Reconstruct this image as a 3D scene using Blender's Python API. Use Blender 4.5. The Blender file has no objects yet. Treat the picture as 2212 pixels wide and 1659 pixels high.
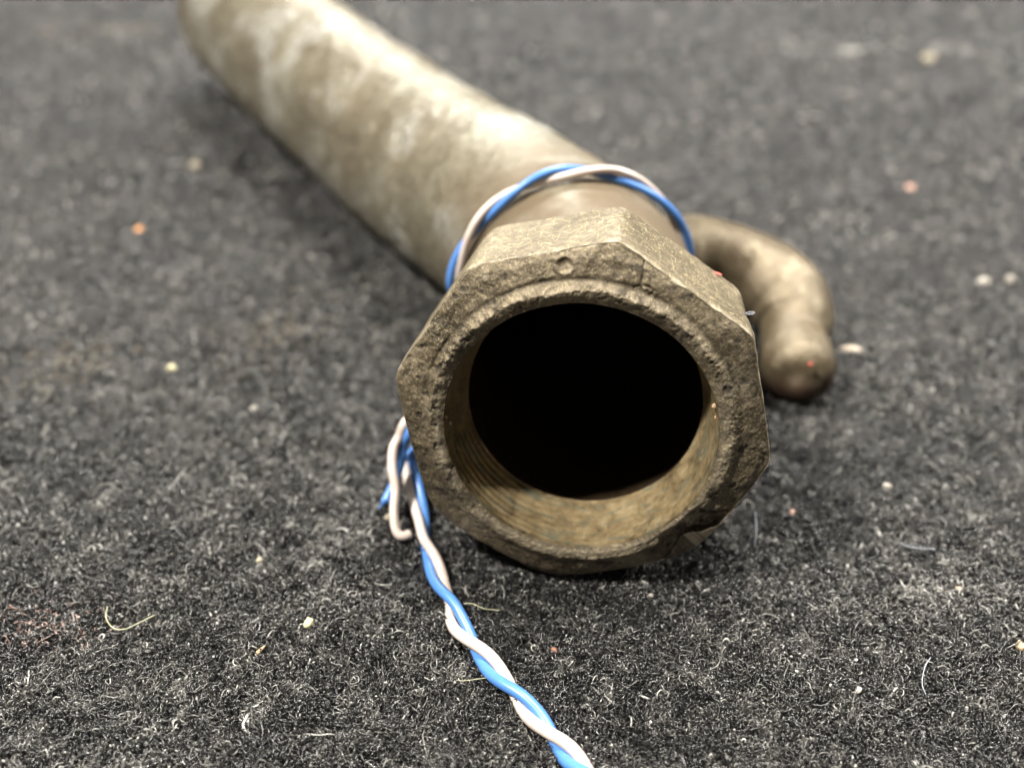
import bpy, math, random
import numpy as np
from mathutils import Vector
random.seed(7); rng = np.random.default_rng(7)
S = 0.01                                   # everything below is authored in centimetres
scene = bpy.context.scene
COL = scene.collection

# ------------------------------------------------------------------ camera
PITCH = math.radians(35); CP, SP = math.cos(PITCH), math.sin(PITCH)
H = 13.3; FPX = 1850.0; U0, V0 = 1106.0, 829.5
cam = bpy.data.cameras.new("camera"); camo = bpy.data.objects.new("camera", cam); COL.objects.link(camo)
cam.sensor_width = 36; cam.lens = 36 * FPX / 2212; cam.clip_start = 0.005; cam.clip_end = 20
camo.location = (0, 0, H * S); camo.rotation_euler = (math.pi / 2 - PITCH, 0, 0)
cam.dof.use_dof = True; cam.dof.focus_distance = 0.153; cam.dof.aperture_fstop = 7.5; cam.dof.aperture_blades = 0
scene.camera = camo
# ------------------------------------------------------------------ world, lamps, exposure
world = bpy.data.worlds.new("World"); scene.world = world; world.use_nodes = True
world.node_tree.nodes["Background"].inputs[0].default_value = (1.0, 0.97, 0.93, 1)
world.node_tree.nodes["Background"].inputs[1].default_value = 0.115
def lamp(name, loc, target, size, power, color, sizey=None):
    l = bpy.data.lights.new(name, 'AREA'); o = bpy.data.objects.new(name, l); COL.objects.link(o)
    l.shape = 'RECTANGLE'; l.size = size; l.size_y = sizey or size; l.energy = power; l.color = color
    o.location = loc
    o.rotation_euler = (Vector(target) - Vector(loc)).to_track_quat('-Z', 'Y').to_euler()
    return o
lamp("ceiling_lamp_overhead", (0.38, 0.62, 1.8), (0, .25, 0), 0.55, 66, (1.0, .96, .89), .25)
lamp("ceiling_lamp_rear", (-0.15, 2.5, 1.7), (0, .4, 0), 0.9, 62, (.98, .97, .95), .35)
lamp("work_lamp_front_left", (-0.72, -0.10, 1.25), (0, .15, 0), 0.09, 46, (1.0, .95, .87))
lamp("work_lamp_right", (1.5, 0.75, 1.25), (.05, .2, 0), 0.25, 34, (1.0, .96, .9))
scene.view_settings.view_transform = 'Standard'; scene.view_settings.look = 'None'
scene.view_settings.exposure = 0.12; scene.view_settings.gamma = 1
scene.cycles.max_bounces = 6

# ------------------------------------------------------------------ helpers
def V(*a): return np.array(a, float)
def C2W(p): return V(p[0], p[1] * SP + p[2] * CP, H + p[1] * CP - p[2] * SP)
def D2W(p): return V(p[0], p[1] * SP + p[2] * CP, p[1] * CP - p[2] * SP)
def P(u, v, z): return C2W(V((u - U0) / FPX, (V0 - v) / FPX, 1) * z)
def G(u, v, hgt=0.0):
    y = (V0 - v) / FPX; z = (hgt - H) / (y * CP - SP); return P(u, v, z)
def unit(a): return a / np.linalg.norm(a)

def _h(ix, iy, iz, seed):
    n = (ix * 374761393 + iy * 668265263 + iz * 2147483647 + seed * 1274126177) & 0xFFFFFFFF
    n = ((n ^ (n >> 13)) * 1274126177) & 0xFFFFFFFF
    n = ((n ^ (n >> 16)) * 2246822519) & 0xFFFFFFFF
    return ((n ^ (n >> 15)) & 0xFFFFFF) / 0xFFFFFF
def noise(p, seed=0):
    p = np.asarray(p); i = np.floor(p).astype(np.int64); f = p - i; f = f * f * (3 - 2 * f)
    r = 0
    for dx in (0, 1):
        wx = f[..., 0] if dx else 1 - f[..., 0]
        for dy in (0, 1):
            wy = f[..., 1] if dy else 1 - f[..., 1]
            for dz in (0, 1):
                wz = f[..., 2] if dz else 1 - f[..., 2]
                r = r + wx * wy * wz * _h(i[..., 0] + dx, i[..., 1] + dy, i[..., 2] + dz, seed)
    return r * 2 - 1
def fbm(p, sc, octv=4, seed=0, gain=.5):
    p = np.asarray(p) * sc; a = 1; t = 0; n = 0
    for o in range(octv):
        t = t + a * noise(p + 17.3 * o, seed + o); n += a; a *= gain; p = p * 2.03
    return t / n
def sstep(a, b, x):
    t = np.clip((x - a) / (b - a), 0, 1); return t * t * (3 - 2 * t)

def root(name, label, cat, loc, group=None):
    o = bpy.data.objects.new(name, None); COL.objects.link(o); o.location = [c * S for c in loc]
    o.empty_display_size = .01; o['label'] = label; o['category'] = cat; o['base'] = [float(c) for c in loc]
    if group: o['group'] = group
    return o
def mesh_obj(name, verts, quads, mat, parent=None, base=None, smooth=True, tris=None, attrs=None):
    verts = np.asarray(verts, float)
    if parent is not None: base = np.array(parent['base'][:])
    if base is None: base = V(0, 0, 0)
    me = bpy.data.meshes.new(name)
    v = ((verts - base) * S).astype(np.float32)
    q = np.asarray(quads, np.int32).reshape(-1, 4) if len(quads) else np.zeros((0, 4), np.int32)
    t = np.asarray(tris, np.int32).reshape(-1, 3) if tris is not None and len(tris) else np.zeros((0, 3), np.int32)
    me.vertices.add(len(v)); me.vertices.foreach_set('co', v.ravel())
    nl = q.size + t.size; me.loops.add(nl); me.loops.foreach_set('vertex_index', np.concatenate([q.ravel(), t.ravel()]))
    me.polygons.add(len(q) + len(t))
    st = np.concatenate([np.arange(len(q)) * 4, q.size + np.arange(len(t)) * 3]).astype(np.int32)
    me.polygons.foreach_set('loop_start', st)
    me.update(calc_edges=True); me.validate()
    if smooth: me.polygons.foreach_set('use_smooth', [True] * len(me.polygons))
    for k, a in (attrs or {}).items():
        at = me.attributes.new(k, 'FLOAT', 'POINT'); at.data.foreach_set('value', np.asarray(a, np.float32).ravel())
    me.materials.append(mat)
    o = bpy.data.objects.new(name, me); COL.objects.link(o)
    if parent is not None: o.parent = parent
    else: o.location = [c * S for c in base]
    return o
def grid_faces(nr, nc, wrap=True, flip=False):
    r = np.arange(nr - 1)[:, None]; c = np.arange(nc if wrap else nc - 1)[None, :]; c2 = (c + 1) % nc
    q = np.stack([r * nc + c, r * nc + c2, (r + 1) * nc + c2, (r + 1) * nc + c], -1).reshape(-1, 4)
    return q[:, ::-1] if flip else q
def cr(pts, n):                             # centripetal-ish Catmull-Rom resampled evenly
    p = np.asarray(pts, float); p = np.vstack([2 * p[0] - p[1], p, 2 * p[-1] - p[-2]]); out = []
    for i in range(1, len(p) - 2):
        t = np.linspace(0, 1, 40, endpoint=False)[:, None]
        a, b, c, d = p[i - 1], p[i], p[i + 1], p[i + 2]
        out.append(.5 * ((2 * b) + (c - a) * t + (2 * a - 5 * b + 4 * c - d) * t ** 2 + (3 * b - a - 3 * c + d) * t ** 3))
    out = np.vstack(out + [p[-2][None]])
    L = np.concatenate([[0], np.cumsum(np.linalg.norm(np.diff(out[:, :3], axis=0), axis=1))])
    s = np.linspace(0, L[-1], n)
    return np.stack([np.interp(s, L, out[:, k]) for k in range(out.shape[1])], 1), s
def frames(c, up):
    t = np.gradient(c, axis=0); t /= np.linalg.norm(t, axis=1)[:, None]
    N = []; n = unit(up - t[0] * (up @ t[0]))
    for ti in t:
        n = unit(n - ti * (n @ ti)); N.append(n)
    N = np.array(N); return t, N, np.cross(t, N)
def tube(path_r, nseg, nth, up, squash=None, cap=False, capend=False):
    pr, s = cr(path_r, nseg); c, r = pr[:, :3], pr[:, 3]
    if cap:   # hemispherical start
        L = r[0]; f = np.clip(s / L, 0, 1); r = r * np.sqrt(np.clip(1 - (1 - f) ** 2, 0, 1))
    if capend:
        L = r[-1] * capend; f = np.clip((s[-1] - s) / L, 0, 1); r = r * np.power(np.clip(1 - (1 - f) ** 2.4, 0, 1), 1 / 2.4)
    t, n, b = frames(c, up)
    th = np.linspace(0, 2 * np.pi, nth, endpoint=False)
    dirs = np.cos(th)[None, :, None] * n[:, None] + np.sin(th)[None, :, None] * b[:, None]
    return c, r, s, t, n, b, th, dirs

# ------------------------------------------------------------------ materials
def new_mat(name):
    m = bpy.data.materials.new(name); m.use_nodes = True; nt = m.node_tree
    return m, nt, nt.nodes['Principled BSDF']
def N(nt, typ, **kw):
    n = nt.nodes.new(typ)
    for k, v in kw.items():
        if k in ('ins',):
            for a, b in v.items(): n.inputs[a].default_value = b
        else: setattr(n, k, v)
    return n
def coords(nt, scale=(100, 100, 100), rot=(0, 0, 0)):
    tc = N(nt, 'ShaderNodeTexCoord'); mp = N(nt, 'ShaderNodeMapping')
    mp.inputs['Scale'].default_value = scale; mp.inputs['Rotation'].default_value = rot
    nt.links.new(tc.outputs['Object'], mp.inputs['Vector']); return mp.outputs['Vector']
def tex(nt, vec, scale, detail=5, rough=.6, dist=0.0):
    n = N(nt, 'ShaderNodeTexNoise'); n.inputs['Scale'].default_value = scale; n.inputs['Detail'].default_value = detail
    n.inputs['Roughness'].default_value = rough; n.inputs['Distortion'].default_value = dist
    nt.links.new(vec, n.inputs['Vector']); return n.outputs['Fac']
def ramp(nt, fac, stops, interp='LINEAR'):
    n = N(nt, 'ShaderNodeValToRGB'); n.color_ramp.interpolation = interp
    while len(n.color_ramp.elements) < len(stops): n.color_ramp.elements.new(.5)
    for e, (p, c) in zip(n.color_ramp.elements, stops):
        e.position = p; e.color = (*c, 1) if not isinstance(c, (int, float)) else (c, c, c, 1)
    nt.links.new(fac, n.inputs[0]); return n.outputs[0]
def mix(nt, fac, a, b, typ='MIX'):
    n = N(nt, 'ShaderNodeMix', data_type='RGBA', blend_type=typ)
    for s, v in ((n.inputs[0], fac), (n.inputs[6], a), (n.inputs[7], b)):
        if isinstance(v, bpy.types.NodeSocket): nt.links.new(v, s)
        elif isinstance(v, (int, float)): s.default_value = v
        else: s.default_value = (*v, 1)
    return n.outputs[2]
def math_(nt, op, a, b=0.0, clamp=False):
    n = N(nt, 'ShaderNodeMath', operation=op, use_clamp=clamp)
    for s, v in ((n.inputs[0], a), (n.inputs[1], b)):
        if isinstance(v, bpy.types.NodeSocket): nt.links.new(v, s)
        else: s.default_value = v
    return n.outputs[0]
def bump(nt, bs, hgt, dist, strength=1.0, prev=None):
    n = N(nt, 'ShaderNodeBump'); n.inputs['Strength'].default_value = strength; n.inputs['Distance'].default_value = dist * S
    nt.links.new(hgt, n.inputs['Height'])
    if prev: nt.links.new(prev, n.inputs['Normal'])
    nt.links.new(n.outputs[0], bs.inputs['Normal']); return n.outputs[0]
def attr(nt, name): n = N(nt, 'ShaderNodeAttribute', attribute_name=name); return n.outputs['Fac']

def metal_mat(name, dark, mid, light, metallic, r0, r1, scale=1.0, scratches=0.0, wear_col=(.50, .43, .31), grime_shade=(.035, .028, .02)):
    m, nt, bs = new_mat(name); v = coords(nt)
    big = tex(nt, v, .55 * scale, 6, .62, .4); small = tex(nt, v, 5 * scale, 8, .7, .3); fine = tex(nt, v, 26, 6, .7)
    c = ramp(nt, big, [(.3, dark), (.5, mid), (.7, light)])
    c = mix(nt, math_(nt, 'MULTIPLY', ramp(nt, small, [(.38, 1.0), (.56, 0.0)]), .55), c, dark)
    c = mix(nt, math_(nt, 'MULTIPLY', ramp(nt, fine, [(.52, 0.0), (.7, 1.0)]), .3), c, light)
    if scratches:
        tot = None
        for k, a in enumerate((.3, .95, 1.75, 2.4, -.25)):
            sv = coords(nt, (100, 100, 100), (.2 * k, .3 * k - .5, a))
            mp = N(nt, 'ShaderNodeMapping'); mp.inputs['Scale'].default_value = (.8, 34, 14); nt.links.new(sv, mp.inputs[0])
            s_ = ramp(nt, tex(nt, mp.outputs[0], 1.1, 2, .5, .5), [(.63, 0.0), (.68, 1.0)])
            tot = s_ if tot is None else math_(nt, 'MAXIMUM', tot, s_)
        tot = math_(nt, 'MULTIPLY', tot, scratches)
        c = mix(nt, tot, c, (.52, .44, .25))
    c = mix(nt, attr(nt, 'grime_shade'), c, grime_shade)
    c = mix(nt, attr(nt, 'wear'), c, wear_col)
    nt.links.new(c, bs.inputs['Base Color'])
    bs.inputs['Metallic'].default_value = metallic
    rr = ramp(nt, small, [(.3, r0), (.7, r1)])
    rr = math_(nt, 'SUBTRACT', rr, math_(nt, 'MULTIPLY', attr(nt, 'wear'), .12))
    rr = math_(nt, 'ADD', rr, math_(nt, 'MULTIPLY', attr(nt, 'grime_shade'), .35), True)
    nt.links.new(rr, bs.inputs['Roughness'])
    b1 = bump(nt, bs, small, .05, .5); bump(nt, bs, fine, .016, .8, b1)
    return m
M_face = metal_mat('weathered_bronze_face', (.052, .040, .024), (.138, .108, .068), (.25, .205, .135), .42, .36, .58, 1.6, .32)
M_flank = metal_mat('scratched_bronze_flank', (.10, .078, .048), (.17, .138, .09), (.26, .22, .155), .45, .34, .5, 1.2, .75)
M_pipe = metal_mat('pale_cast_bronze', (.135, .112, .074), (.22, .195, .138), (.31, .297, .235), .45, .22, .42, .5, wear_col=(.58, .57, .53), grime_shade=(.12, .088, .052))
M_arm = metal_mat('dull_cast_bronze', (.075, .055, .032), (.125, .098, .059), (.18, .145, .093), .4, .28, .42, 1.1, wear_col=(.34, .29, .2), grime_shade=(.045, .02, .011))

def bore_mat():
    m, nt, bs = new_mat('turned_brass_bore'); v = coords(nt)
    small = tex(nt, v, 3.5, 7, .65, .5)
    mp = N(nt, 'ShaderNodeMapping'); tc = N(nt, 'ShaderNodeAttribute', attribute_name='depth')
    cmb = N(nt, 'ShaderNodeCombineXYZ'); nt.links.new(tc.outputs['Fac'], cmb.inputs[0]); nt.links.new(attr(nt, 'ang'), cmb.inputs[1])
    mp.inputs['Scale'].default_value = (26, 1.4, 1); nt.links.new(cmb.outputs[0], mp.inputs[0])
    lines = tex(nt, mp.outputs[0], 1.2, 4, .6, .2)
    c = ramp(nt, small, [(.3, (.15, .11, .058)), (.5, (.30, .225, .118)), (.7, (.44, .35, .205))])
    c = mix(nt, math_(nt, 'MULTIPLY', ramp(nt, lines, [(.38, 1.0), (.5, 0.0)]), .22), c, (.13, .10, .06))
    mp2 = N(nt, 'ShaderNodeMapping'); mp2.inputs['Scale'].default_value = (4.5, 1.3, 1); nt.links.new(cmb.outputs[0], mp2.inputs[0]); g = tex(nt, mp2.outputs[0], 1.1, 5, .65, .6)
    c = mix(nt, math_(nt, 'MULTIPLY', ramp(nt, g, [(.52, 0.0), (.62, 1.0)]), .7), c, (.15, .17, .13))
    c = mix(nt, attr(nt, 'grime_shade'), c, (.02, .015, .01))
    nt.links.new(c, bs.inputs['Base Color']); bs.inputs['Metallic'].default_value = .45; bs.inputs['Roughness'].default_value = .42
    b = bump(nt, bs, lines, .007, .5); bump(nt, bs, small, .03, .5, b)
    return m
M_bore = bore_mat()
def plain(name, col, rough, metallic=0.0, nscale=8, var=.3, bumpd=.01, **kw):
    m, nt, bs = new_mat(name); v = coords(nt); n = tex(nt, v, nscale, 5, .6)
    c = mix(nt, ramp(nt, n, [(.35, 0.0), (.65, 1.0)]), tuple(x * (1 - var) for x in col), tuple(min(1, x * (1 + var)) for x in col))
    nt.links.new(c, bs.inputs['Base Color']); bs.inputs['Roughness'].default_value = rough; bs.inputs['Metallic'].default_value = metallic
    for k, val in kw.items(): bs.inputs[k].default_value = val
    bump(nt, bs, n, bumpd, .5); return m
M_inside_shade = plain('pipe_inside_painted_shade', (.026, .017, .010), .9, **{'Specular IOR Level': .05})  # near-black colour stands in for the shade deep in the pipe
M_red = plain('red_paint', (.38, .06, .04), .6)

def wire_mat(name, col, dirty, other, amount):
    m, nt, bs = new_mat(name); v = coords(nt)
    n = tex(nt, v, 1.6, 4, .6); n2 = tex(nt, v, 9, 4, .7)
    c = mix(nt, math_(nt, 'MULTIPLY', ramp(nt, n, [(.42, 0.0), (.66, 1.0)]), .6), col, dirty)
    c = mix(nt, math_(nt, 'MULTIPLY', ramp(nt, n2, [(.68, 0.0), (.74, 1.0)]), amount), c, other)
    nt.links.new(c, bs.inputs['Base Color']); bs.inputs['Roughness'].default_value = .33
    bs.inputs['Subsurface Weight'].default_value = .12; bs.inputs['Subsurface Radius'].default_value = (.0006, .0005, .0004)
    bump(nt, bs, n2, .004, .5); return m
M_white = wire_mat('white_wire_plastic', (.66, .58, .52), (.46, .34, .29), (.25, .33, .6), .5)
M_blue = wire_mat('blue_wire_plastic', (.085, .235, .60), (.06, .16, .42), (.5, .6, .8), .2)

# ------------------------------------------------------------------ felt cloth
FDIR = D2W(unit(V(294, 880, 1850)))
def felt_h(x, y):                           # gentle unevenness of the cloth, cm
    p = np.stack([x, y, np.zeros_like(x)], -1)
    return .10 * fbm(p, .35, 3, 3) + .12 * fbm(p, 1.9, 3, 9)
x = np.concatenate([np.arange(-70, -16, 1.2), np.arange(-16, 16, .13), np.arange(16, 71, 1.2)])
y = np.concatenate([np.arange(-3, 28, .13), np.arange(28, 120, .9)])
X, Y = np.meshgrid(x, y)
pp = np.stack([X, Y, 0 * X], -1)
Z = felt_h(X, Y) + .035 * fbm(pp, 5, 3, 21)
mf, nt, bs = new_mat('charcoal_felt'); v = coords(nt)
n1 = tex(nt, v, 14, 8, .8, .6); n2 = tex(nt, v, 1.2, 5, .6)
c = ramp(nt, n1, [(.35, (.008, .008, .008)), (.55, (.03, .03, .029)), (.72, (.10, .10, .095))])
nt.links.new(c, bs.inputs['Base Color']); bs.inputs['Roughness'].default_value = .9; bump(nt, bs, n1, .08, 1.0)
felt = mesh_obj('felt_cloth', np.stack([X, Y, Z], -1).reshape(-1, 3), grid_faces(len(y), len(x), False), mf)
felt['kind'] = 'structure'; felt['label'] = 'charcoal grey matted felt cloth lying under the bronze fitting'

# nap: individual fibres, thinning out with distance
def fibres(name, n, seed, rad, length, zlo, zhi, colour_mode, mat, label, vrange=(-120, 1820), urange=(-160, 2370), K=7, lighten=0.0, curl=.7):
    r = np.random.default_rng(seed)
    u = r.uniform(*urange, n * 2); v_ = r.uniform(*vrange, n * 2)
    yy = (V0 - v_) / FPX; z = -H / (yy * CP - SP)
    keep = r.uniform(0, 1, n * 2) < np.clip((15.5 / z) ** .25, .2, 1)
    u, v_, yy, z = [a[keep][:n] for a in (u, v_, yy, z)]
    px = (u - U0) / FPX * z; py = yy * z * SP + z * CP; n = len(px)
    lod = np.clip(z / 16, 1, 3.5)
    L = length * r.lognormal(0, .45, n) * lod; seg = L / (K - 1)
    ang = r.uniform(0, 2 * np.pi, n); curv = r.normal(0, curl, n); dcurv = r.normal(0, .35, n)
    base = felt_h(px, py) + .045 * fbm(np.stack([px, py, 0 * px], -1), 4.2, 2, 33)
    h0 = r.uniform(zlo * .2, zlo, n); arch = r.uniform(0, 1, n) ** 1.8 * zhi
    co = np.zeros((n, K, 3)); cxp, cyp = px.copy(), py.copy()
    for k in range(K):
        t = k / (K - 1)
        co[:, k, 0] = cxp; co[:, k, 1] = cyp
        co[:, k, 2] = base + h0 + arch * lod ** .6 * np.sin(np.pi * np.clip(t * 1.05, 0, 1)) + r.normal(0, .008, n)
        cxp = cxp + np.cos(ang) * seg; cyp = cyp + np.sin(ang) * seg; ang = ang + curv + r.normal(0, .25, n); curv = curv + dcurv * .5
    co *= S
    cu = bpy.data.hair_curves.new(name); cu.add_curves([K] * n)
    cu.attributes['position'].data.foreach_set('vector', co.astype(np.float32).ravel()) if 'position' in cu.attributes else cu.points.foreach_set('position', co.astype(np.float32).ravel())
    ra = cu.attributes.get('radius') or cu.attributes.new('radius', 'FLOAT', 'POINT')
    rr = (rad * r.lognormal(0, .3, n) * lod)[:, None] * np.array([.6] + [1] * (K - 2) + [.5])[None]
    ra.data.foreach_set('value', (rr * S).astype(np.float32).ravel())
    # shade of each fibre: matted tufts lighter or darker, with a few stained patches
    p3 = np.stack([px, py, 0 * px], -1)
    tuft = .5 + .16 * fbm(p3, .5, 3, 31) + .40 * fbm(p3, 4.2, 2, 33) + .45 * fbm(p3, 7, 2, 35)
    sh = np.clip(r.beta(1.6, 3.2, n) * .8 + (tuft - .5) * .8 - .03 + lighten, .0, 1)
    sh = np.where(r.uniform(0, 1, n) < .005, .9, sh)  # a few near-white fibres: sparkle put into the colour
    tint = np.zeros(n)
    for (su, sv, rx, kind) in STAINS:
        q = G(su, sv); d2 = ((px - q[0]) / rx[0]) ** 2 + ((py - q[1]) / rx[1]) ** 2
        hit = (r.uniform(0, 1, n) < np.exp(-d2) * .26 * (tuft > .35))
        tint = np.where(hit, kind, tint)
    for nm, arr in (('shade', sh), ('tint', tint)):
        a = cu.attributes.new(nm, 'FLOAT', 'CURVE'); a.data.foreach_set('value', arr.astype(np.float32))
    cu.materials.append(mat)
    o = bpy.data.objects.new(name, cu); COL.objects.link(o); o['kind'] = 'stuff'; o['label'] = label
    return o
STAINS = [(80, 1360, (1.1, .45), 1), (600, 730, (1.3, 1.6), 2), (150, 800, (1.2, 1.2), 2), (1870, 112, (5.2, 1.6), 3), (1330, 1500, (.6, .3), 0.0),
          (2100, 1290, (.9, .5), 3), (290, 75, (5, 2), 2)]
mh, nt, bs = new_mat('felt_fibre')
sh = attr(nt, 'shade'); ti = attr(nt, 'tint')
c = ramp(nt, sh, [(.0, (.004, .004, .004)), (.25, (.014, .0135, .0125)), (.5, (.054, .0515, .047)), (.72, (.17, .165, .15)), (1.0, (.48, .47, .43))])
def tinted(c, k, col):
    d = math_(nt, 'LESS_THAN', math_(nt, 'ABSOLUTE', math_(nt, 'SUBTRACT', ti, float(k))), .3)
    return mix(nt, d, c, col)
c = tinted(c, 1, (.22, .15, .125)); c = tinted(c, 2, (.15, .125, .085)); c = tinted(c, 3, (.30, .29, .27))
nt.links.new(c, bs.inputs['Base Color']); bs.inputs['Roughness'].default_value = .24; bs.inputs['Specular IOR Level'].default_value = .9
fibres('felt_nap', 560000, 11, .0088, .19, .06, .16, 0, mh, 'short curly grey and black fibres matted over the felt cloth', K=6)
fibres('felt_glint_fibres', 8000, 13, .013, .035, .15, .03, 0, mh, 'tiny near-white fibres added as painted glints over the felt', K=4, lighten=.8)  # short pale fibres: specular glints put into their colour
fibres('loose_felt_fibres', 3500, 12, .0052, .45, .13, .2, 0, mh, 'longer stray fibres standing out of the felt', curl=.3, lighten=-.1)

# ------------------------------------------------------------------ the bronze fitting
dC = unit(V(294, 880, 1850)); e1c = unit(V(1, 0, 0) - dC * dC[0]); e2c = np.cross(dC, e1c); e2c = e2c if e2c[1] > 0 else -e2c
AX, E1, E2 = D2W(dC), D2W(e1c), D2W(e2c)
F0 = C2W(V((1262 - U0) / FPX, (V0 - 900) / FPX, 1) * 15.6 + (-.05) * e1c - .22 * e2c)      # centre of the nut's front
def nutP(a, b, dep): return F0 + np.multiply.outer(a, E1) + np.multiply.outer(b, E2) + np.multiply.outer(dep, AX)
fit = root('pipe_fitting', 'old cast bronze pipe with octagonal collar, open bore and side hook on grey felt', 'pipe fitting',
           (F0[0] + .3, F0[1] + 2.2, 0.0))

VA = np.radians([34.2, 82.0, 124.6, 167.4, 216.6, 261.5, 311.0, 351.8])      # the eight corners
VR = np.array([3.48, 3.56, 3.62, 3.60, 3.63, 3.58, 3.52, 3.52])
corner = np.stack([VR * np.cos(VA), VR * np.sin(VA)], 1)
NT = 1080
th = np.linspace(0, 2 * np.pi, NT, endpoint=False); dirn = np.stack([np.cos(th), np.sin(th)], 1)
def octR(soft):
    acc = 0
    for i in range(8):
        a, b = corner[i], corner[(i + 1) % 8]; t = b - a; n_ = unit(V(t[1], -t[0])); dd = n_ @ a
        acc = acc + np.power(np.clip(dirn @ n_ / dd, 1e-4, None), soft)
    return acc ** (-1 / soft)
R0 = octR(60) * (1 - sstep(0, .6, -np.sin(th) - .1)) + octR(20) * sstep(0, .6, -np.sin(th) - .1)
def prof(z0):                               # front depth of the turned end face (cm behind the plane of the corners)
    return z0
RB, RL = 2.50, 2.83
BC = V(-.03, -.03)                          # bore slightly off centre
rows = []; kinds = []
# flank rows, rear to front
NF = 46
frac = np.linspace(0, 1, NF)
Rf = R0[None] * np.ones((NF, 1)); dep = 2.62 - frac[:, None] * (2.62 - 0.0) + 0 * R0[None]
frontdep = .30 * (R0 - 3.3) / .25 * .28 + .02           # scalloped edge: corners cut further back
dep = 2.62 + frac[:, None] * (frontdep[None] - 2.62)
rearround = .10 * (1 - np.clip((2.62 - dep) / .18, 0, 1)) ** 2
Rf = Rf - rearround
A_ = Rf * np.cos(th); B_ = Rf * np.sin(th)
pos = nutP(A_, B_, dep)
nrm = (np.cos(th)[:, None] * E1 + np.sin(th)[:, None] * E2)[None]
n_l = fbm(pos, 1.1, 4, 40); n_m = fbm(pos, 5, 4, 44); n_f = fbm(pos, 17, 3, 48)
edge = np.exp(-((1 - frac)[:, None] / .035) ** 2)
ampl = .030 * n_l + .014 * n_m + .006 * n_f
chipF = np.exp(-((np.angle(np.exp(1j * (th - np.radians(-47)))) / .13) ** 2))[None] * np.exp(-((1 - frac)[:, None] / .35) ** 2)
nickD = np.exp(-((np.angle(np.exp(1j * (th - np.radians(36)))) / .10) ** 2))[None] * np.exp(-(frac[:, None] - .35) ** 2 / .06)
pos = pos + nrm * (ampl - edge * .035 * (.6 + n_m) - chipF * (.34 + .3 * n_l + .08 * n_m) - nickD * .10)[..., None]
wearA = np.clip(edge * (sstep(-.25, .3, n_m)), 0, 1) * (1 - chipF)
# longitudinal edges worn lighter
cw = np.zeros(NT)
for a in VA: cw = np.maximum(cw, np.exp(-(np.angle(np.exp(1j * (th - a))) / .022) ** 2))
wearA = np.maximum(wearA, cw[None] * sstep(-.1, .4, n_m) * .45)
grimeA = np.clip(sstep(.2, .6, -n_l) * .35 + chipF * .15, 0, 1)
flank = mesh_obj('octagonal_collar_flank', pos.reshape(-1, 3), grid_faces(NF, NT), M_flank, fit,
                 attrs=dict(wear=wearA.ravel(), grime_shade=grimeA.ravel()))
edge_ring = pos[-1]
# end face, from the outer edge in to the bore lip
NA = 70
s_ = np.linspace(0, 1, NA)[:, None]
bx = BC[0]; by = BC[1]
lipx = bx + RB * np.cos(th); lipy = by + RB * np.sin(th)
A_ = R0[None] * np.cos(th) * (1 - s_) + lipx[None] * s_; B_ = R0[None] * np.sin(th) * (1 - s_) + lipy[None] * s_
rad = np.hypot(A_ - bx, B_ - by)
cone = frontdep[None] * (1 - sstep(0, .1, s_)) * 0
d0 = np.interp(rad.ravel(), [2.45, 2.5, 2.60, 2.74, 2.86, 2.98, 3.25, 3.7], [-.14, -.19, -.235, -.24, -.17, -.12, -.02, .25]).reshape(rad.shape)
d0 = d0 + (frontdep[None] - np.interp(R0, [2.98, 3.25, 3.7], [-.12, -.02, .25])[None]) * (1 - sstep(0, .45, s_))
pos = nutP(A_, B_, d0)
n_l = fbm(pos, 1.4, 4, 50); n_m = fbm(pos, 4.5, 5, 54, .6); n_f = fbm(pos, 15, 4, 58, .65)
lip = np.exp(-((rad - 2.72) / .10) ** 2)
groove = np.exp(-((rad - 2.90) / .05) ** 2)
topw = sstep(-.2, .7, np.sin(th))[None]; angd = lambda a, w: np.exp(-(np.angle(np.exp(1j * (th - np.radians(a)))) / w) ** 2)[None]
pitz = angd(-42, .26) * sstep(2.55, 2.75, rad)
leftz = angd(190, .55) + angd(150, .35) + angd(-8, .35) * .8
pits = np.clip(fbm(pos, 7, 3, 62) * 1.0 - .22, 0, 1)
disp = .045 * n_l * (1 - lip * .5) + .04 * n_m * (.5 + .5 * leftz + lip * .4) + .014 * n_f * (.6 + lip)
disp -= pits * .10 * (.15 + leftz * .55 + pitz * 1.6)
disp -= pitz * (.20 + .28 * np.clip(fbm(pos, 3.2, 4, 66), -1, 1))
disp += lip * topw * (.035 + .05 * n_m + .06 * n_l) - groove * (.008 + .04 * topw * sstep(-.3, .3, n_l))
# small round punch mark and a hairline crack near the top
def at_ang(a, r_): return nutP(r_ * math.cos(math.radians(a)), r_ * math.sin(math.radians(a)), -.1)
pm = at_ang(97, 3.12); dd = np.linalg.norm(pos - pm, axis=-1); disp -= .05 * np.exp(-(dd / .13) ** 4); disp += .02 * np.exp(-((dd - .15) / .04) ** 2)
ck = np.exp(-((pos @ E1 - (F0 @ E1) - .95 + .35 * fbm(pos, 3, 2, 70)) / .03) ** 2) * sstep(2.8, 3.0, rad) * topw * np.exp(-((np.degrees(th)[None] - 70) / 9) ** 2); disp -= .04 * ck
ed = (1 - sstep(0, .06, s_))
disp = disp * (1 - ed)
pos = pos - AX[None, None] * disp[..., None]
pos[0] = edge_ring
lowchip = angd(-48, .13) * (1 - sstep(0, .5, s_)); pos = pos + AX * (lowchip * (.14 + .2 * n_l) * (1 - ed))[..., None]
leftdark = angd(200, .5) * sstep(-.25, .35, -n_m)
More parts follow.
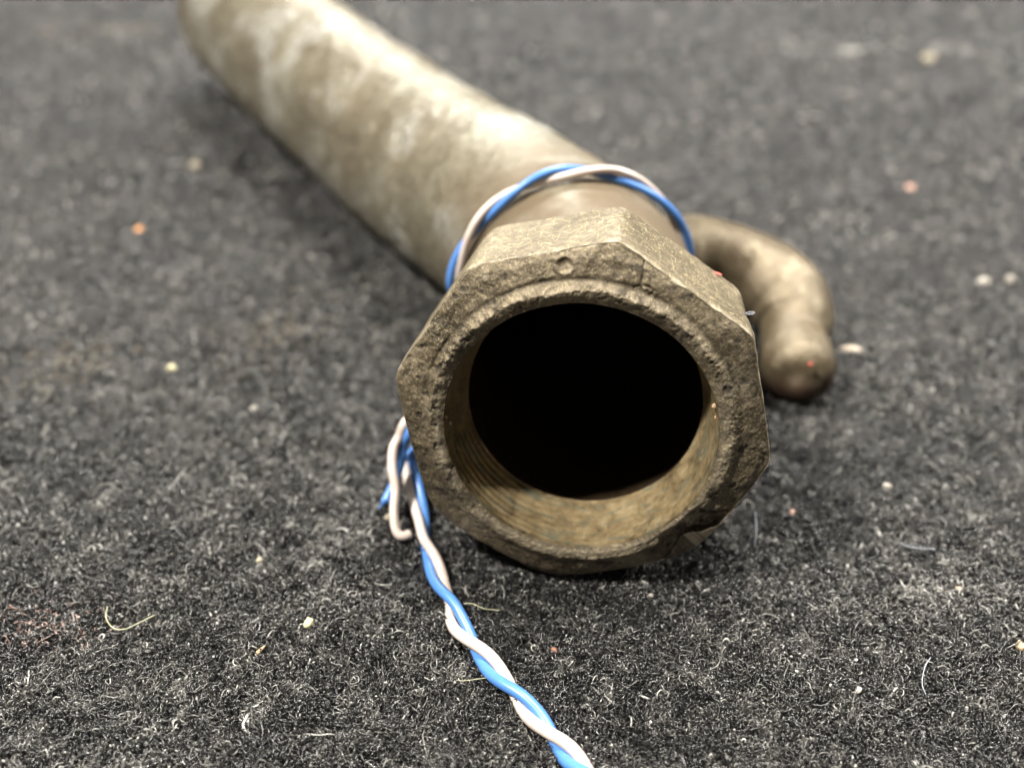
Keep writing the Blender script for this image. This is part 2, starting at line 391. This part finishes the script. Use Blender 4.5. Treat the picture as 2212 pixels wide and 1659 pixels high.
wear = np.clip(ed * 1.0 * sstep(-.25, .3, n_m) + .35 * sstep(.2, .6, n_m) * (1 - lip) + .22 * lip * sstep(-.2, .3, n_m) + .75 * np.exp(-((rad - 2.62) / .08) ** 2) * (1 - topw) * sstep(-.5, .2, n_l) + angd(8, .3) * sstep(.05, .5, n_f) * .55, 0, .9)
wear = wear + pitz * .45 * sstep(-.3, .4, n_m); wear *= .55 + .45 * ed
grime_shade = np.clip(sstep(.02, .3, pits) * .75 + pitz * .08 + groove * .3 * topw + sstep(.15, .55, -n_l) * .35 + lip * topw * sstep(.0, .4, -n_m) * .8 + leftdark * .45, 0, .92)
mesh_obj('collar_end_face', pos.reshape(-1, 3), grid_faces(NA, NT), M_face, fit, attrs=dict(wear=wear.ravel(), grime_shade=grime_shade.ravel()))
lip_ring = pos[-1]
# threaded bore wall down to the shoulder
NB = 60; q = np.linspace(0, 1, NB)[:, None]; SH = 1.12
dpt = -.16 + q * (SH + .16)
rb = RB - .015 - .20 * q ** 1.6  + (.0012 + .009 * np.exp(-(np.angle(np.exp(1j * (th[None] - np.radians(228)))) / .45) ** 2)) * np.sin(2 * np.pi * dpt / .17) * sstep(.02, .1, q)
A_ = bx + rb * np.cos(th)[None]; B_ = by + rb * np.sin(th)[None]
pos = nutP(A_, B_, dpt + 0 * A_); nn = fbm(pos, 4, 4, 80)
inw = -(np.cos(th)[:, None] * E1 + np.sin(th)[:, None] * E2)[None]
pos = pos + inw * (.018 * nn)[..., None]; pos[0] = lip_ring
gr = np.clip(sstep(.15, .5, -nn) * .4 + (1 - sstep(0, .04, q)) * .5, 0, 1) + 0 * A_
mesh_obj('threaded_bore', pos.reshape(-1, 3), grid_faces(NB, NT), M_bore, fit,
         attrs=dict(grime_shade=gr.ravel(), depth=(dpt + 0 * A_).ravel(), ang=(th[None] * 2.4 + 0 * A_).ravel()))
# pipe centre line
RC = nutP(.0, .0, 2.45)
NK = nutP(.0, .0, 3.6)
ring_c = P(1236, 620, 20.8)
p1 = P(1128, 497, 24.0); pm_ = P(905, 343, 29.5); p2 = P(664, 152, 36.0); p3 = P(590, 92, 39.5); p4 = P(531, 46, 42.6)
pend = p4 + unit(p4 - p3) * 3.1
path = [(*RC, 2.84), (*NK, 2.80), (*ring_c, 2.70), (*p1, 2.72), (*pm_, 2.88), (*p2, 2.99), (*p3, 3.03), (*p4, 3.12), (*pend, 3.15)]
c, r, s, t, n, b, tt, dirs = tube(path, 620, 260, V(0, 0, 1), capend=1.05)
base_pos = c[:, None] + dirs * r[:, None, None]
l1 = fbm(base_pos, .42, 3, 90); l2 = fbm(base_pos, 1.5, 4, 94); l3 = fbm(base_pos, 6, 3, 98)
away = sstep(3.0, 9.0, s)[:, None]
disp = (.12 * l1 - .08 * np.abs(l2) + .03 + .016 * l3) * (.25 + .75 * away) + .012 * l2
seam = np.exp(-((np.degrees(tt)[None] - 66 + 5 * noise(np.stack([s[:, None] * .6 + 0 * tt[None], 0 * s[:, None] + 0 * tt[None], 0 * s[:, None] + 0 * tt[None]], -1), 5)) / 9) ** 2) * away   # casting seam
disp = disp + seam * (.09 + .10 * l2 + .05 * l3)
disp = disp * np.clip(r / 2.5, 0, 1)[:, None]
pos = c[:, None] + dirs * (r[:, None] + disp)[..., None]
l4 = fbm(base_pos, .55, 4, 150, .55)
wear = np.clip(sstep(.05, .45, l4) * (.36 + .6 * l3) * away, 0, 1); grime_shade = np.clip(sstep(.15, .5, -l1) * .28 + seam * .9 * sstep(-.5, .2, l3) + (1 - away) * .95 * sstep(-.8, .1, l2), 0, 1)
mesh_obj('pipe_body', pos.reshape(-1, 3), grid_faces(*pos.shape[:2]), M_pipe, fit, attrs=dict(wear=wear.ravel(), grime_shade=grime_shade.ravel()))
# shoulder ring, then a widened inside painted near black for its shade
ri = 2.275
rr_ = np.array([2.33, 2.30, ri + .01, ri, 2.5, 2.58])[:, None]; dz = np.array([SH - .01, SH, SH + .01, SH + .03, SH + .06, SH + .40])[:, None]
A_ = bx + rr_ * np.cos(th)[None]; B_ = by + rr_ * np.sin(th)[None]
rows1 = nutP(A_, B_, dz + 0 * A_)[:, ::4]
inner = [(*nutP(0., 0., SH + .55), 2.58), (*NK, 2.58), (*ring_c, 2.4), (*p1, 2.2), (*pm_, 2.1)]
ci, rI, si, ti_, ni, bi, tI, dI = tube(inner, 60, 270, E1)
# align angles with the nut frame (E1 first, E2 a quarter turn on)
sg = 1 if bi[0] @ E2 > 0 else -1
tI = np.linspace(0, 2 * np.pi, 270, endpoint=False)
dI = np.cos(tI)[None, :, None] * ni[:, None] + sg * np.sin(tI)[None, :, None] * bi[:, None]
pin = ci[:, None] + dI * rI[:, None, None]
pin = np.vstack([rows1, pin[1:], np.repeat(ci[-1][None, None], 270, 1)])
mesh_obj('pipe_inside', pin.reshape(-1, 3), grid_faces(pin.shape[0], 270), M_inside_shade, fit)
# rear cheek of the collar
rr_ = np.array([0.99, .75])[:, None]
A_ = R0[None] * rr_ * np.cos(th); B_ = R0[None] * rr_ * np.sin(th)
A_[0] = (R0 - .10) * np.cos(th); B_[0] = (R0 - .10) * np.sin(th)
A_[1] = 2.7 * np.cos(th); B_[1] = 2.7 * np.sin(th)
pos = nutP(A_, B_, np.array([2.62, 2.66])[:, None] + 0 * A_)
mesh_obj('collar_rear_face', pos.reshape(-1, 3), grid_faces(2, NT, flip=True), M_flank, fit, attrs=dict(wear=np.zeros(2 * NT), grime_shade=np.ones(2 * NT) * .4))
# hook-shaped side arm
def PH(u, v, hgt): return G(u, v, hgt)
arm = [(*PH(1330, 565, 3.3), 1.0), (*PH(1420, 552, 3.0), .98), (*PH(1510, 545, 2.6), 1.0), (*PH(1605, 578, 2.1), 1.08), (*PH(1684, 630, 1.7), 1.14),
       (*PH(1716, 688, 1.35), 1.02), (*PH(1714, 735, 1.12), .86), (*PH(1722, 778, 1.02), .93), (*PH(1722, 830, .95), .88)]
c, r, s, t, n, b, tt, dirs = tube(arm, 200, 120, V(0, 0, 1), capend=.75)
bp = c[:, None] + dirs * r[:, None, None]
l1 = fbm(bp, .8, 3, 110); l2 = fbm(bp, 3, 4, 114)
pos = c[:, None] + dirs * (r[:, None] * (1 + .035 * l1 + .008 * l2))[..., None]
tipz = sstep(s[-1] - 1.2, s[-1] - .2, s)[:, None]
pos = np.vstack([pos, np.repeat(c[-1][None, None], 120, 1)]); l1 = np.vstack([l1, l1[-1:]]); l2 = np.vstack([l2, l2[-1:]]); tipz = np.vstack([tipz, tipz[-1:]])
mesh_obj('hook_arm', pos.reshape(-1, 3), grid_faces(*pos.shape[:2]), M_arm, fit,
         attrs=dict(wear=(sstep(.1, .5, l2) * .35).ravel(), grime_shade=np.clip(sstep(.1, .5, -l1) * .35 + tipz * .85 * np.vstack([sstep(.35, -.25, (bp - c[:, None]) @ V(-.35, -.1, 1) ), np.ones((1, 120))]), 0, 1).ravel()))  # brown stain on the tip, with shade painted into its underside

def blob(name, centre, size, mat, parent=None, seed=0, rough=.35, rot=0.0, tilt=0.0, nu=14, nv=10, base=None):
    r_ = np.random.default_rng(seed); uu = np.linspace(0, 2 * np.pi, nu, endpoint=False); vv = np.linspace(.02, np.pi - .02, nv)
    U, Vv = np.meshgrid(uu, vv); p = np.stack([np.cos(U) * np.sin(Vv), np.sin(U) * np.sin(Vv), np.cos(Vv)], -1)
    k = 1 + rough * fbm(p + seed * 3.1, 2.1, 4, seed, .6); p = p * k[..., None] * np.array(size)
    ca, sa = math.cos(rot), math.sin(rot); ct, st_ = math.cos(tilt), math.sin(tilt)
    p = np.stack([p[..., 0] * ct - p[..., 2] * st_, p[..., 1], p[..., 0] * st_ + p[..., 2] * ct], -1)
    p = np.stack([p[..., 0] * ca - p[..., 1] * sa, p[..., 0] * sa + p[..., 1] * ca, p[..., 2]], -1)
    return mesh_obj(name, (p + centre).reshape(-1, 3), grid_faces(nv, nu, flip=True), mat, parent, base=base)
def on_flank(ang, dep_, out=0.0):
    k = int(round((ang % 360) / 360 * NT)) % NT; return nutP((R0[k] + out) * math.cos(th[k]), (R0[k] + out) * math.sin(th[k]), dep_)
o = blob('paint_fleck', on_flank(44, 2.35, .0), (.12, .04, .02), M_red, fit, 3, rot=-.7); o['label'] = 'small red paint fleck on the collar rim'
o = blob('paint_fleck', PH(1742, 782, 1.55) + V(0, -.25, .1), (.06, .04, .04), M_red, fit, 4); o['label'] = 'faint red paint fleck on the hook tip'

# ------------------------------------------------------------------ twisted wire, one piece: loose end - ring round the neck - long tail
# ring round the neck
cc, rr2, ss, tt2, nn2, bb2, *_ = tube(path, 620, 8, V(0, 0, 1))
k0 = int(np.argmin(np.linalg.norm(cc - ring_c, axis=1)))
rc, raxis = cc[k0], unit(tt2[k0] * .85 + V(.0, .0, .0) + .15 * AX)
ru = unit(V(0, 0, 1) - raxis * raxis[2]); rs = np.cross(raxis, ru); rs = rs if rs[0] > 0 else -rs
Rw = 2.74 + .17
def ringp(deg, k=1.0, back=0.0):           # 90 is the top, 180 the left side
    a = math.radians(deg); return rc + (math.cos(a) * rs + math.sin(a) * ru) * Rw * k + raxis * back
RS = .105
wire = root('twisted_wire', 'blue and white twisted wire looped round the pipe neck, tail running forward over felt', 'wire', tuple(G(1050, 1425, 0.0)))
ring_deg = [192, 170, 150, 130, 110, 90, 70, 50, 30, 10, -10, -35, -60, -90, -120, -140]
core = [G(872, 934, 1.75), G(903, 880, 2.15)] + [ringp(a, 1.0, .0 if a > 0 else (.1 if a > -60 else .25)) for a in ring_deg]
tailpx = [(905, 960, 1.05), (884, 992, .85), (897, 1057, .5), (910, 1116, .32), (917, 1167, .26), (935, 1213, .25), (953, 1264, .25), (972, 1300, .26), (990, 1346, .25),
          (1022, 1392, .25), (1050, 1425, .27), (1080, 1462, .26), (1114, 1498, .25), (1149, 1540, .25), (1183, 1578, .26), (1220, 1618, .25), (1258, 1659, .25), (1320, 1725, .25), (1400, 1800, .25)]
core += [G(*q_) for q_ in tailpx]
cw_, sw = cr(np.array(core), 1500)
tw = np.gradient(cw_, axis=0); tw /= np.linalg.norm(tw, axis=1)[:, None]
radial = cw_ - rc; radial = radial - raxis * (radial @ raxis)[:, None]; radial /= np.linalg.norm(radial, axis=1)[:, None]
cz = (cw_ - V(0, 0, H)); cz_y = cz[:, 1] * SP + cz[:, 2] * CP; cz_z = cz[:, 1] * CP - cz[:, 2] * SP
pv = V0 - FPX * cz_y / cz_z; pu = U0 + FPX * cz[:, 0] / cz_z
itail = int(np.argmin(np.linalg.norm(cw_ - core[2 + len(ring_deg)], axis=1)))
itop = int(np.argmin(np.linalg.norm(cw_ - core[2 + ring_deg.index(-60)], axis=1)))
wq = sstep(sw[itop], sw[itail], sw)[:, None]
top = radial * (1 - wq) + V(0, -.35, 1) * wq
top = top - tw * np.sum(top * tw, 1)[:, None]; top /= np.linalg.norm(top, axis=1)[:, None]
right = np.cross(tw, top)
anch = []
for j, (uu, vv) in enumerate([(1040, 462), (1180, 385), (1325, 390)]):
    k = int(np.argmin(np.where(np.arange(1500) < itop, (pu - uu) ** 2 + (pv - vv) ** 2, 1e9))); anch.append((sw[k], j))
for j, (uu, vv) in enumerate([(919, 1172), (972, 1296), (1027, 1397), (1114, 1492), (1202, 1590)]):
    k = int(np.argmin(np.where(np.arange(1500) > itail, (pu - uu) ** 2 + (pv - vv) ** 2, 1e9))); anch.append((sw[k], j + 8))
a0, a1 = anch[0], anch[-1]
anch = [(a0[0] - 1.7 * 4, -4)] + anch + [(a1[0] + .9 * 4, a1[1] + 4)]
phi = math.pi / 2 + math.pi * np.interp(sw, [a[0] for a in anch], [a[1] for a in anch])
RSV = .090 + .017 * sstep(sw[itop], sw[itail], sw)
def strand(name, ph, loose, mat, sd, sl):
    off = RSV * (1.0 + .10 * np.sin(sw * 1.3 + sd))
    c_ = cw_ + (right * np.cos(phi + ph)[:, None] + top * np.sin(phi + ph)[:, None]) * off[:, None]
    c_ = c_[sl:]
    # the loose end is laid out by hand and runs into the twist
    lo, _ = cr(np.vstack([loose, c_[10:11], c_[40:41]]), 160)
    full = np.vstack([lo[:-2], c_[40:]])
    r_ = np.concatenate([np.full(len(lo) - 2, .1), RSV[40:]]); r_ *= 1 + .05 * fbm(full, 1.5, 2, 130 + sd)
    full = np.hstack([full, r_[:, None]])
    k = np.array([1, 2, 3, 2, 1]) / 9
    for ax_ in range(3): full[2:-2, ax_] = np.convolve(full[:, ax_], k, 'valid')
    t_ = np.gradient(full[:, :3], axis=0); t_ /= np.linalg.norm(t_, axis=1)[:, None] + 1e-9
    n0 = unit(np.cross(t_[0], V(0, 0, 1))); NN = []
    for q_ in t_: n0 = unit(n0 - q_ * (n0 @ q_)); NN.append(n0)
    NN = np.array(NN); BBt = np.cross(t_, NN)
    a = np.linspace(0, 2 * np.pi, 18, endpoint=False)
    ps = full[:, None, :3] + (np.cos(a)[None, :, None] * NN[:, None] + np.sin(a)[None, :, None] * BBt[:, None]) * full[:, None, 3:4]
    ps = np.vstack([np.repeat(full[:1, None, :3], 18, 1), ps, np.repeat(full[-1:, None, :3], 18, 1)])
    return mesh_obj(name, ps.reshape(-1, 3), grid_faces(len(ps), 18), mat, wire), full, t_
wl = np.array([G(886, 1152, .33), G(876, 1157, .32), G(864, 1156, .33), G(854, 1140, .42), G(851, 1103, .65), G(854, 1057, .95), G(847, 1011, 1.25), G(849, 970, 1.5), G(862, 944, 1.68)])
bl = np.array([G(832, 1086, .62), G(838, 1072, .7), G(850, 1045, .85), G(862, 1012, 1.05), G(868, 985, 1.25), G(872, 958, 1.5)])
ws, wf, wt = strand('white_strand', 0.0, wl, M_white, 1, 0)
bs_, bf, bt_ = strand('blue_strand', math.pi, bl, M_blue, 2, 0)
M_cu = plain('dull_copper_core', (.25, .13, .08), .4, .8)
o = blob('copper_core', wl[0] + V(.01, -.02, .01), (.045, .04, .04), M_cu, wire, 5)
# torn blue sheath end: a few curled slivers
tv, tq = [], []
for k in range(4):
    base = bl[0]; dr = unit(V(-.7 + .25 * k, -.25, -.5 + .35 * k)); pts = [base + dr * .035 * i_ + V(0, 0, .02 * math.sin(i_ * .9 + k)) for i_ in range(6)]
    sd_ = unit(np.cross(dr, V(0, -1, .6)))
    for i_, p_ in enumerate(pts):
        w_ = .05 * (1 - i_ / 6.2)
        for a_, b_ in ((1, 1), (-1, 1), (-1, -1), (1, -1)): tv.append(p_ + sd_ * w_ * a_ + np.cross(sd_, dr) * .012 * b_)
    b0 = k * 24
    for i_ in range(5):
        for j_ in range(4): tq.append((b0 + i_ * 4 + j_, b0 + i_ * 4 + (j_ + 1) % 4, b0 + (i_ + 1) * 4 + (j_ + 1) % 4, b0 + (i_ + 1) * 4 + j_))
mesh_obj('torn_sheath_end', tv, tq, M_blue, wire)

# ------------------------------------------------------------------ crumbs and flakes on the felt
M_cr = {k: plain(k, c_, .6, 0, 14, .25, .02) for k, c_ in dict(beige_grit=(.40, .35, .25), orange_grit=(.85, .38, .15), white_flake_mat=(.38, .35, .30), tan_husk=(.50, .34, .20),
        yellow_grit=(.48, .44, .27), brown_bark=(.22, .11, .07), pink_grit=(.70, .42, .32), shell=(.78, .66, .52)).items()}
crumbs = [
    ('crumb', 422, 358, (.19, .15, .15), 'beige_grit', 'round beige crumb on the felt left of the pipe body, above the orange crumb'),
    ('crumb', 300, 498, (.15, .12, .10), 'orange_grit', 'orange crumb on the felt at the far left'),
    ('crumb', 370, 795, (.12, .11, .09), 'yellow_grit', 'pale yellow crumb on the felt left of the collar'),
    ('flake', 1838, 757, (.30, .11, .12), 'shell', 'bright white oval flake on the felt right of the hook tip'),
    ('crumb', 668, 1347, (.10, .10, .10), 'yellow_grit', 'small cream grain on the felt in the lower left'),
    ('husk', 561, 1405, (.11, .035, .03), 'tan_husk', 'slim tan husk lying on the felt at the lower left'),
    ('husk', 1406, 1287, (.045, .07, .06), 'white_flake_mat', 'tiny pinkish white flake just below the collar'),
    ('crumb', 1197, 1404, (.06, .05, .05), 'brown_bark', 'tiny reddish brown speck on the felt right of the wire tail'),
    ('crumb', 1966, 407, (.17, .15, .15), 'pink_grit', 'pinkish orange crumb on the felt behind the hook'),
    ('crumb', 2006, 129, (.38, .30, .28), 'beige_grit', 'large pale crumb near the far right corner of the felt'),
    ('flake', 2125, 607, (.22, .14, .10), 'white_flake_mat', 'pale flake at the right, the left one of two beside each other'),
    ('flake', 2182, 605, (.13, .12, .14), 'white_flake_mat', 'pale flake nearest the right edge, beside its twin'),
    ('flake', 1916, 1050, (.10, .06, .06), 'white_flake_mat', 'small cream chip on the felt between collar and right edge'),
    ('crumb', 1712, 1107, (.08, .06, .05), 'pink_grit', 'small pink crumb on the felt close to the chipped side of the collar'),
    ('crumb', 2070, 1273, (.08, .06, .05), 'tan_husk', 'small tan crumb on the felt low on the right'),
    ('crumb', 549, 883, (.10, .08, .08), 'white_flake_mat', 'tiny bright grain on the felt left of the loose wire end'),
    ('crumb', 2207, 1395, (.10, .09, .07), 'tan_husk', 'tan chip cut by the right edge of the picture'),
    ('crumb', 560, 1210, (.06, .06, .05), 'beige_grit', 'beige speck on the felt straight left of the collar bottom'),
    ('husk', 1855, 1430 + 60, (.07, .045, .04), 'white_flake_mat', 'pointed cream splinter on the felt at the lower right'),
    ('flake', 1830, 112, (.9, .38, .06), 'white_flake_mat', 'wide blurred scrap of pale lint on the far felt'),
    ('crumb', 838, 1118, (.09, .07, .07), 'beige_grit', 'pinkish beige crumb beside the loose wire end'),
]
for i, (nm, u, v_, sz, mt, lab) in enumerate(crumbs):
    hgt = .13 + sz[2] * .4 if nm != 'flake' or sz[0] < .5 else .2
    q = G(u, v_, hgt)
    m_ = M_cr[mt]
    if sz[0] >= .5: m_ = plain('grey_lint', (.27, .26, .24), .9)
    rot = {3: -.35, 5: .9, 18: .7}.get(i, i * 1.3)
    o = blob(nm, q, sz, m_, None, 200 + i, .55, rot=rot if sz[0] < .5 else .05, tilt=.1, nu=22, nv=14, base=V(q[0], q[1], 0))
    o['label'] = lab; o['category'] = nm
# loose threads
M_th = plain('straw_thread', (.36, .35, .22), .5); M_th2 = plain('grey_thread', (.30, .32, .36), .5)
def thread(pts, rad, mat, label):
    p, _ = cr(np.array([G(*q_) for q_ in pts]), 50); p = np.hstack([p, np.full((50, 1), rad)])
    c_, r_, s_, t_, n_, b_, tt_, dd_ = tube(p, 60, 8, V(.1, .1, 1)); ps = c_[:, None] + dd_ * r_[:, None, None]
    ps = np.vstack([np.repeat(c_[:1, None], 8, 1), ps, np.repeat(c_[-1:, None], 8, 1)])
    o = mesh_obj('lint_thread', ps.reshape(-1, 3), grid_faces(len(ps), 8), mat, base=V(c_[0][0], c_[0][1], 0)); o['label'] = label; o['category'] = 'thread'
thread([(232, 1310, .26), (229, 1333, .3), (243, 1355, .3), (268, 1359, .28), (300, 1345, .26), (335, 1328, .2)], .011, M_th, 'pale straw thread curled in a J shape on the lower left felt')
thread([(1003, 1303, .3), (1022, 1304, .34), (1045, 1314, .34), (1080, 1318, .3)], .008, M_th, 'thin straw thread just right of the wire tail')
thread([(1630, 1180, .2), (1634, 1150, .4), (1632, 1105, .6)], .010, M_th2, 'upright grey thread standing by the chipped collar corner')
thread([(1945, 1172, .3), (1962, 1180, .34), (1990, 1184, .34), (2020, 1186, .32)], .009, M_th2, 'bluish grey thread lying across the felt at the right')
thread([(2000, 1500, .24), (1992, 1475, .3), (1998, 1440, .3), (2010, 1420, .26)], .008, M_th2, 'short pale thread bent like a hook at the lower right')
thread([(1075, 1460, .3), (1000, 1470, .2), (990, 1464, .2)], .006, M_th, 'hair thin thread crossing under the wire tail')
# stray lint caught on the collar corner
k_ = on_flank(36, .9, .02)
hv, hq = [], []
for j in range(6):
    dr = unit(V(1, -.3 + .12 * j, .5 - .18 * j)); 
    for i_ in range(5):
        p_ = k_ + dr * .045 * i_ + V(0, 0, .02 * math.sin(i_ + j)); 
        for a_ in range(4): hv.append(p_ + .006 * V(0, math.cos(a_ * 1.57), math.sin(a_ * 1.57)))
    for i_ in range(4):
        for a_ in range(4): b0 = j * 20 + i_ * 4; hq.append((b0 + a_, b0 + (a_ + 1) % 4, b0 + 4 + (a_ + 1) % 4, b0 + 4 + a_))
o = mesh_obj('lint_tuft', hv, hq, M_th2, base=k_); o['label'] = 'tiny tuft of pale lint caught on the upper right corner of the collar'; o['category'] = 'lint'
# grit stuck to the rim of the bore
for i_, (a_, r_, d_, sz_) in enumerate([(183, 2.46, .05, .035), (178, 2.5, -.12, .03), (12, 2.42, .2, .05), (6, 2.44, .25, .04), (120, 2.55, -.2, .035), (50, 2.6, -.2, .03)]):
    o = blob('grit', at_ang(a_, r_) + AX * (d_ + .1), (sz_, sz_ * .7, sz_), M_cr['tan_husk'], fit, 300 + i_, .6)
